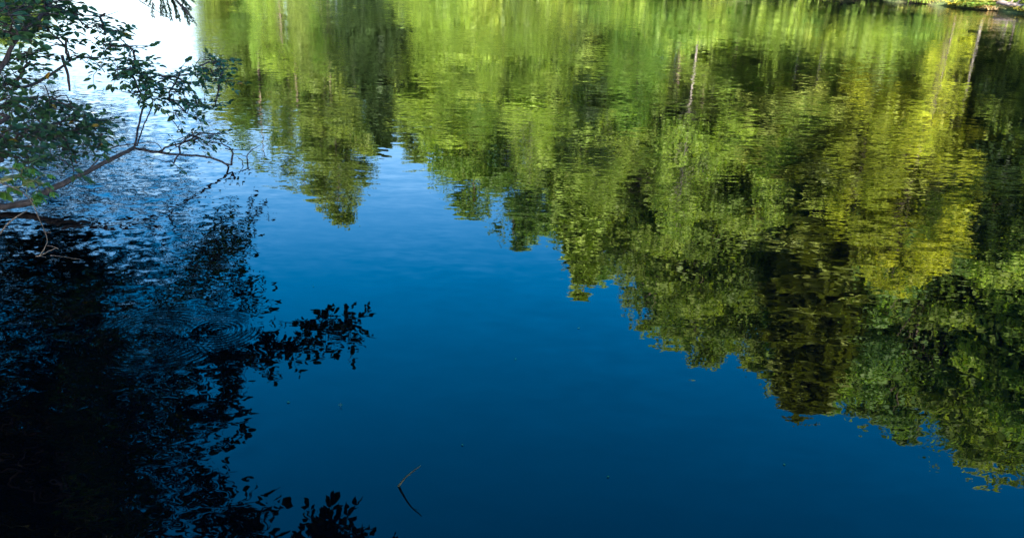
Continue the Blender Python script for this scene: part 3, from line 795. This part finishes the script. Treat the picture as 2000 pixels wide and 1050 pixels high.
# ---- bramble with brighter leaves at the left edge
rng = np.random.default_rng(41)
b4 = Vector((-4.6, 3.2, 0.55))
root = empty("bramble", b4, "bright green lobed leaves of a bramble at the left edge below the shrub", "plant")
A = At(root)
st1 = curve([(b4, .008), (at(-60, 370, 4.5), .006), (at(0, 350, 4.5), .005), (at(40, 345, 4.6), .004), (at(80, 360, 4.7), .003)], .04, .003, random.Random(2))
mb = MB(); tube(mb, st1[0], st1[1], 6); A.part(mb, "stem", M_REED, True)
tw = MB(); fo = MB()
def compound(p, s):
    for an in (-1.2, -.6, 0, .6, 1.2):
        put_leaf(fo, p, (math.cos(an) * .7, math.sin(an) * .7 - .15, -.35 + rng.normal(0, .15)), s * (1 - abs(an) * .25), rng, .3, wide=.85)
for x, y, s in [(8, 345, .075), (34, 340, .085), (20, 365, .08), (48, 350, .07), (0, 375, .085), (70, 378, .08), (66, 392, .05), (88, 358, .06), (60, 330, .06), (100, 375, .05), (30, 318, .06), (-5, 325, .07), (95, 340, .045)]:
    q = at(x, y, 4.5 + rng.uniform(0, .3)); compound(q, s)
    twig_to(tw, nearest(st1[0], q), q, .002, .0015, rng)
A.part(tw, "twig", M_REED, True); A.part(fo, "foliage", M_LEAF_BRAMBLE)

# ---- dry vine hanging from the bramble
root = empty("dry_vine", at(0, 356, 4.0), "thin pale dry vine curling down from the left edge to a tangled twig end", "twig")
A = At(root)
def vine(ptsx, r0, r1, nm, seed, step=.03):
    c, r = curve([(at(x, y, D), (r0 + (r1 - r0) * k / (len(ptsx) - 1)) * .75) for k, (x, y, D) in enumerate(ptsx)], step, .0015, random.Random(seed))
    m = MB(); tube(m, c, r, 6); A.part(m, nm, M_DRY, True)
vine([(-30, 345, 4.0), (0, 357, 4.0), (30, 368, 4.0), (55, 385, 4.0), (68, 405, 4.0), (78, 432, 4.0), (87, 452, 4.0), (92, 472, 4.0), (86, 488, 4.0), (78, 497, 4.0)], .0042, .0025, "stem", 1)
vine([(87, 452, 4.0), (93, 454, 4.0), (100, 453, 4.0)], .002, .001, "side_twig", 2)
vine([(76, 499, 4.0), (88, 494, 4.0), (101, 488, 4.0), (110, 484, 4.0), (114, 486, 4.0)], .0028, .0018, "side_twig", 3)
vine([(70, 500, 4.0), (80, 500, 4.0), (90, 502, 4.0)], .0035, .0015, "side_twig", 4)
vine([(97, 499, 4.0), (115, 500, 4.0), (140, 504, 4.0), (158, 506, 4.0)], .0018, .0012, "side_twig", 5)
vine([(92, 480, 4.0), (103, 481, 4.0), (110, 484, 4.0)], .0015, .001, "side_twig", 6)
root = empty("dead_twig", at(-10, 470, 4.2), "faint grey dead twig slanting up at the left edge below the branch", "twig")
A = At(root)
c, r = curve([(at(-25, 478, 4.2), .0045), (at(0, 455, 4.2), .004), (at(25, 428, 4.2), .0035), (at(55, 410, 4.2), .002)], .03, .002, random.Random(3))
mb = MB(); tube(mb, c, r, 6); A.part(mb, "stick", M_DRY, True)

# ---- hemlock bough hanging into the top of the frame
rng = np.random.default_rng(51)
b5 = Vector((-7.5, 7.6, 0.5))
root = empty("hemlock_tree", b5, "hemlock with a drooping needled bough hanging into the top left over pale water", "tree")
A = At(root)
tr = curve([(b5, .14), (b5 + Vector((.1, 0, 2)), .12), (b5 + Vector((.15, .1, 4.5)), .09), (b5 + Vector((.1, .1, 7)), .05), (b5 + Vector((.1, .1, 9)), .01)], .3, .01, random.Random(1))
mb = MB(); tube(mb, tr[0], tr[1], 9); A.part(mb, "trunk", M_BARK, True)
bo = curve([(b5 + Vector((.12, 0, 2.6)), .03), (at(150, -230, 6.0), .022), (at(260, -120, 5.3), .014), (at(305, -40, 5.1), .009), (at(350, 8, 5.0), .005), (at(380, 38, 4.95), .002)], .05, .004, random.Random(2))
mb = MB(); tube(mb, bo[0], bo[1], 7); A.part(mb, "bough", M_DARKTWIG, True)
bo2 = curve([(at(255, -20, 5.1), .003), (at(275, 3, 5.05), .0025), (at(300, 18, 5.0), .002), (at(325, 32, 5.0), .0015), (at(344, 48, 5.0), .001)], .05, .001, random.Random(3))
tw = MB(); fo = MB(); tube(tw, bo2[0], bo2[1], 5)
tube(tw, *curve([(bo[0][len(bo[0]) // 2], .006), (at(255, -20, 5.1), .003)] , .1), 5)
def needles(pts, n, s):
    for k in range(n):
        t = rng.uniform(0, 1) * (len(pts) - 1.01); j = int(t)
        a, b = np.array(pts[j]), np.array(pts[j + 1]); p = a + (b - a) * (t - j)
        d = (b - a) / (np.linalg.norm(b - a) + 1e-9)
        sv = np.cross(d, [0, 0, 1]) * rng.choice([-1, 1])
        put_leaf(fo, p, d * .6 + sv + rng.normal(0, .2, 3), s * rng.uniform(.7, 1.2), rng, .3, wide=.42)
def bough_side(p0, d, L, n):
    p = np.array(p0, float); pts = [p]; d = np.array(d, float); d /= np.linalg.norm(d)
    for k in range(7):
        d = d + np.array([0, 0, -.08]) + rng.normal(0, .06, 3); d /= np.linalg.norm(d)
        p = p + d * L / 7; pts.append(p)
    tube(tw, pts, list(np.linspace(.003, .0008, 8)), 4); needles(pts, int(n * 1.5), .018)
needles(bo[0][len(bo[0]) // 3:], 380, .016)
for x, y, ex, ey, n in [(300, -30, 292, 8, 60), (312, -20, 322, 30, 80), (322, -12, 340, 34, 90), (330, -10, 352, 30, 90), (335, -5, 362, 36, 90), (345, 0, 372, 40, 80), (350, 5, 376, 44, 70), (330, -20, 378, 8, 90), (340, -16, 375, 18, 70),
                        (318, -20, 312, 20, 60), (345, -20, 382, -8, 80), (300, -40, 285, 2, 60), (298, 5, 300, 30, 35), (318, 10, 318, 28, 40), (355, 8, 386, 46, 70), (325, -30, 365, 2, 80)]:
    a, b = at(x, y, 5.05), at(ex, ey, 5.0)
    bough_side(a, b - a, (b - a).length, n)
A.part(tw, "twig", M_DARKTWIG, True); A.part(fo, "needles", M_NEEDLE)

# ---- the big tree whose crown overhangs the near water (seen as the black reflection)
rng = np.random.default_rng(61)
b6 = Vector((-5.2, 3.4, 0.5))
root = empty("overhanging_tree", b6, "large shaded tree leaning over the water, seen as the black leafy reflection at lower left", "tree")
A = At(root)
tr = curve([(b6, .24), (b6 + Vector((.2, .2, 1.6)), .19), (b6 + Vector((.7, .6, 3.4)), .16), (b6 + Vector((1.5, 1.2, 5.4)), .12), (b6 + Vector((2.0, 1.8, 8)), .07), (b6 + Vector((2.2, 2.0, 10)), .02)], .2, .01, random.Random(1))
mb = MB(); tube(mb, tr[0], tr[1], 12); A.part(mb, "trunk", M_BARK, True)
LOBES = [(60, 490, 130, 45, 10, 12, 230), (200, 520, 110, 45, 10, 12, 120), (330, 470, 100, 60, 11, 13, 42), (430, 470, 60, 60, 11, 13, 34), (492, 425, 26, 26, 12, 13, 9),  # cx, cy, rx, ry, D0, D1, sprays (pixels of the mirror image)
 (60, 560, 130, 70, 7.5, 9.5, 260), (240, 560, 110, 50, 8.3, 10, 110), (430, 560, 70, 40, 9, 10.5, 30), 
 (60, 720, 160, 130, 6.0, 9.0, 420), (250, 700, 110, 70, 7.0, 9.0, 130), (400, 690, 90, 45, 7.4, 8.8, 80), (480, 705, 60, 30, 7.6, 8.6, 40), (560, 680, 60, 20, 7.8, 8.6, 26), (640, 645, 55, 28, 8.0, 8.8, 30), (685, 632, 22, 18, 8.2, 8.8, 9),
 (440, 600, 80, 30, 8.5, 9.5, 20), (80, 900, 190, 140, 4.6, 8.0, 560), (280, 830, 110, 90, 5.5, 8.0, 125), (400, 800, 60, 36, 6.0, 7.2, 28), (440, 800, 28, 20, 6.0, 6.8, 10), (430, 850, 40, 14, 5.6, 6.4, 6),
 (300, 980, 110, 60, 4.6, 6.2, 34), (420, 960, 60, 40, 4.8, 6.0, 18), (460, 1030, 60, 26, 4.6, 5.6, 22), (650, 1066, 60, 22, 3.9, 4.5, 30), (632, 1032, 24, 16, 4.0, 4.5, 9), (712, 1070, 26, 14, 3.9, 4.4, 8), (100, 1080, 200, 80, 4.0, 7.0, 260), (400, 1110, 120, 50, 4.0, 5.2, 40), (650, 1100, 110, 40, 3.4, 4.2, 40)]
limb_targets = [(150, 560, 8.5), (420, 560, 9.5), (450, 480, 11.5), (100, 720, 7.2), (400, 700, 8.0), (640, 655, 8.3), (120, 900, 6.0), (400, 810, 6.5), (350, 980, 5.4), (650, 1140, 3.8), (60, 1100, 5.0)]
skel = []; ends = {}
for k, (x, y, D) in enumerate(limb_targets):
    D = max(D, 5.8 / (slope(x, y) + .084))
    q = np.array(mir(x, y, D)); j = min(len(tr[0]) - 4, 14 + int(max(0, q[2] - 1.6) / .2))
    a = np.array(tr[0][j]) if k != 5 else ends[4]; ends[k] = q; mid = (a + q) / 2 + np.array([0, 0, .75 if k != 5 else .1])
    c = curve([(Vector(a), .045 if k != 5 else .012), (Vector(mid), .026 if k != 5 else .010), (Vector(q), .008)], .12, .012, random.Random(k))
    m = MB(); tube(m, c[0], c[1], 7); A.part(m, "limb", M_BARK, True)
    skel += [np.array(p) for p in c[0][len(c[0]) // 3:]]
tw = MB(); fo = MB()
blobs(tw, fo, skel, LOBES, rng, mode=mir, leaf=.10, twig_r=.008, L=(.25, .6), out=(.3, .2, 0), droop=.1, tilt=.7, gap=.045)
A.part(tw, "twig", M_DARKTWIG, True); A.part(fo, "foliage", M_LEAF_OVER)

# ---- a second tree farther along the left bank, its boughs reach over the water behind the branch
rng = np.random.default_rng(63)
b7 = Vector((-12.6, 13.0, 0.5))
root = empty("overhanging_tree", b7, "shaded tree farther up the left bank, mirrored as dark dashes behind the arching branch", "tree")
A = At(root)
tr = curve([(b7, .2), (b7 + Vector((.2, .1, 2)), .16), (b7 + Vector((.9, .4, 4.5)), .12), (b7 + Vector((1.3, .6, 8)), .05), (b7 + Vector((1.3, .6, 10)), .015)], .25, .01, random.Random(4))
mb = MB(); tube(mb, tr[0], tr[1], 10); A.part(mb, "trunk", M_BARK, True)
skel = []
for k, (x, y, D) in enumerate([(60, 200, 17), (170, 240, 17), (70, 330, 15), (210, 330, 15), (330, 320, 15)]):
    q = np.array(mir(x, y, max(D, 5.6 / (slope(x, y) + .084)))); a = np.array(tr[0][9 + 2 * k]); mid = (a + q) / 2 + np.array([0, 0, .7])
    c = curve([(Vector(a), .04), (Vector(mid), .025), (Vector(q), .008)], .2, .012, random.Random(k))
    m = MB(); tube(m, c[0], c[1], 6); A.part(m, "limb", M_BARK, True)
    skel += [np.array(p) for p in c[0][len(c[0]) // 3:]]
tw = MB(); fo = MB()
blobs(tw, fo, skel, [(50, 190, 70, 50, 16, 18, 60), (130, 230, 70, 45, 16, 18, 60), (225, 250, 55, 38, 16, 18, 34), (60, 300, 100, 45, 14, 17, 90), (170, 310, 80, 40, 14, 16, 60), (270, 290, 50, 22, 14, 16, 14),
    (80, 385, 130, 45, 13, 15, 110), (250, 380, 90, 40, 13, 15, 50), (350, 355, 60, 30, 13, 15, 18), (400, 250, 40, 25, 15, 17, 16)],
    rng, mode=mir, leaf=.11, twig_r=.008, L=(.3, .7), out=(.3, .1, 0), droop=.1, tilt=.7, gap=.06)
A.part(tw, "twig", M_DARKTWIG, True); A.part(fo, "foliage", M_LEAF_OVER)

# ---- twig standing out of the calm water
w0 = wat(774, 947)
root = empty("water_twig", w0, "small bent greenish twig poking out of the dark blue water at bottom middle", "twig")
A = At(root)
D0 = math.hypot(w0.x, w0.y)
c, r = curve([(w0 - Vector((0, 0, .02)), .0055), (solve(790, 934, 791, 971), .0042), (solve(806, 920, 806, 993), .0034), (solve(822, 908, 823, 1007), .0020)], .015, .0006, random.Random(1))
mb = MB(); tube(mb, c, r, 6); A.part(mb, "stem", M_TWIGWET, True)
mb = MB(); put_leaf(mb, solve(806, 919, 806, 993), (1, .3, .5), .022, rng, .2, .4, .5); A.part(mb, "leaf", M_LEAF_NEAR)
w1 = wat(665, 794)
root = empty("water_weed", w1, "tiny weed tip breaking the blue water left of bottom middle", "plant")
A = At(root)
mb = MB(); tube(mb, [w1 - Vector((0, 0, .01)), w1 + Vector((.002, 0, .012)), w1 + Vector((0, .004, .024))], [.0016, .0013, .0006], 5); A.part(mb, "stem", M_REED)
mb = MB(); put_leaf(mb, w1 + Vector((0, 0, .01)), (1, 0, .2), .014, rng, .2, .6, .5); put_leaf(mb, w1 + Vector((0, 0, .01)), (-1, 0, .1), .012, rng, .2, .6, .5); A.part(mb, "leaf", M_LEAF_BRAMBLE)

# small bits of leaf lying on the water
rng = np.random.default_rng(77)
for k, (x, y, c) in enumerate([(702, 441, "open blue water right of the longest left-hand tree reflection"), (1008, 700, "deep blue water in the middle of the picture"), (612, 560, "blue water above the reflected leafy lobe"),
                               (905, 870, "dark blue water right of the bent twig"), (1190, 930, "dark water at the bottom, right of centre"), (1130, 640, "water beneath the thin drooping reflected tip"),
                               (560, 785, "water right of the ring ripples"), (1530, 905, "dark blue water below the broad conifer reflection"), (395, 600, "rippled shaded water near the rings")]):
    w = wat(x, y); mb = MB()
    put_leaf(mb, np.array([0, 0, .004]), (rng.normal(), rng.normal(), 0), rng.uniform(.012, .02), rng, .05, .3)
    o = mb.build("floating_leaf", M_LEAF_BRAMBLE); o.location = (w.x, w.y, 0)
    tag(o, "tiny leaf fragment floating on the " + c, "leaf", "leaf fragments on the water")

# ------------------------------------------------------------------ bank plants and log at the top right
def tuft(seed, n=70, L=.55, w=.022):
    rg = np.random.default_rng(seed); m = MB()
    for k in range(n):
        an = rg.uniform(0, 6.28); p = np.array([rg.normal(0, .14), rg.normal(0, .10), -0.03])
        out = np.array([math.cos(an), math.sin(an), 0]); ll = L * rg.uniform(.5, 1.2); pts = []
        sv = np.array([-out[1], out[0], 0]) * w * rg.uniform(.6, 1.3)
        for s in np.linspace(0, 1, 6): pts.append(p + out * ll * (s * .35 + s * s * .55) + np.array([0, 0, ll * (s * 1.05 - s * s * .95)]))
        V = []
        for q, s in zip(pts, np.linspace(0, 1, 6)): V += [q - sv * (1 - s * .9), q + sv * (1 - s * .9)]
        m.add(V, [(2 * i, 2 * i + 1, 2 * i + 3, 2 * i + 2) for i in range(5)], [rg.uniform(0, 1)] * 5)
    return m.mesh("blades", M_BANKLEAF)
def fern(seed, n=16, L=.6):
    rg = np.random.default_rng(seed); m = MB(); s_ = MB()
    for k in range(n):
        an = rg.uniform(0, 6.28); out = np.array([math.cos(an), math.sin(an), 0]); ll = L * rg.uniform(.6, 1.15); pts = []
        for s in np.linspace(0, 1, 9): pts.append(out * ll * (s * .8) + np.array([0, 0, ll * (s * .9 - s * s * .85)]))
        tube(s_, pts, list(np.linspace(.004, .001, 9)), 4)
        sv = np.array([-out[1], out[0], 0])
        for q, s in zip(pts[1:], np.linspace(.1, 1, 8)):
            for sg in (-1, 1):
                put_leaf(m, q, sv * sg + out * .5, .17 * (1.15 - s) + .03, rg, .25, wide=.7)
    return [("stem", s_.mesh("stem", M_REED)), ("foliage", m.mesh("foliage", M_BANKLEAF))]
TUFT = [[("blades", tuft(k))] for k in range(3)]; FERN = [fern(k) for k in range(3)]
rb = random.Random(8)
PALE = (0.34, 0.36, 0.10); YEL = (0.42, 0.38, 0.06); GRN = (0.16, 0.26, 0.05); TAN = (0.38, 0.28, 0.15)
CW = {PALE: "pale green", YEL: "yellow", GRN: "green", TAN: "tan"}
i_ = 0
px = 1690.0
while px < 2060:
    dark_gap = 1812 < px < 1858
    for row in range(3):
        D = shore_D(px) + (.15 + row * .55 + rb.uniform(-.1, .2)) + (1.2 if dark_gap else 0)
        p = at(px + rb.uniform(-4, 4), 0, D)
        z = ground_z(p.x, p.y)
        if z < 0.02: z = .05
        if 1955 < px < 2000 and row == 0: continue
        is_f = rb.random() < .55
        colr = rb.choice([PALE, YEL, GRN, GRN, PALE]) if is_f else rb.choice([PALE, TAN, GRN, YEL])
        s = rb.uniform(.9, 1.5) * (.5 if dark_gap else 1)
        plant("fern" if is_f else "grass_tuft", (FERN if is_f else TUFT)[rb.randrange(3)], (p.x, p.y, z), (s, s, s), rb.uniform(0, 6.28), colr,
              (CW[colr] + " fern drooping over the far waterline at top right" if is_f else CW[colr] + " sunlit grass tuft overhanging the far waterline at top right"),
              "fern" if is_f else "grass", "ferns on the top right bank" if is_f else "grass tufts on the top right bank")
    px += rb.uniform(8, 15)
lg0, lg1 = at(1950, 12, shore_D(1950) - .1), at(2002, 14, shore_D(2000) - .2)
lg0.z = .30; lg1.z = .28
root = empty("fallen_log", (lg0 + lg1) / 2, "pale pinkish weathered log lying along the far waterline at the top right corner", "log")
A = At(root)
v = lg1 - lg0
c, r = curve([(lg0 - v * .1, .05), (lg0 + Vector((0, 0, .06)), .09), (lg0 + v * .4 + Vector((0, 0, .02)), .10), (lg1, .08), (lg1 + v * .5 + Vector((0, 0, .1)), .06)], .1, .012, random.Random(2))
mb = MB(); tube(mb, c, r, 10); A.part(mb, "trunk", M_LOG, True)
for k, t in enumerate((.35, .62, .9)):
    q = lg0 + v * t
    c, r = curve([(q, .05), (q + Vector((.1, -.1, .22)), .035), (q + Vector((.3 * (k - .5), -.1, .5)), .012)], .08, .008, random.Random(k))
    mb = MB(); tube(mb, c, r, 7); A.part(mb, "branch_stub", M_LOG, True)
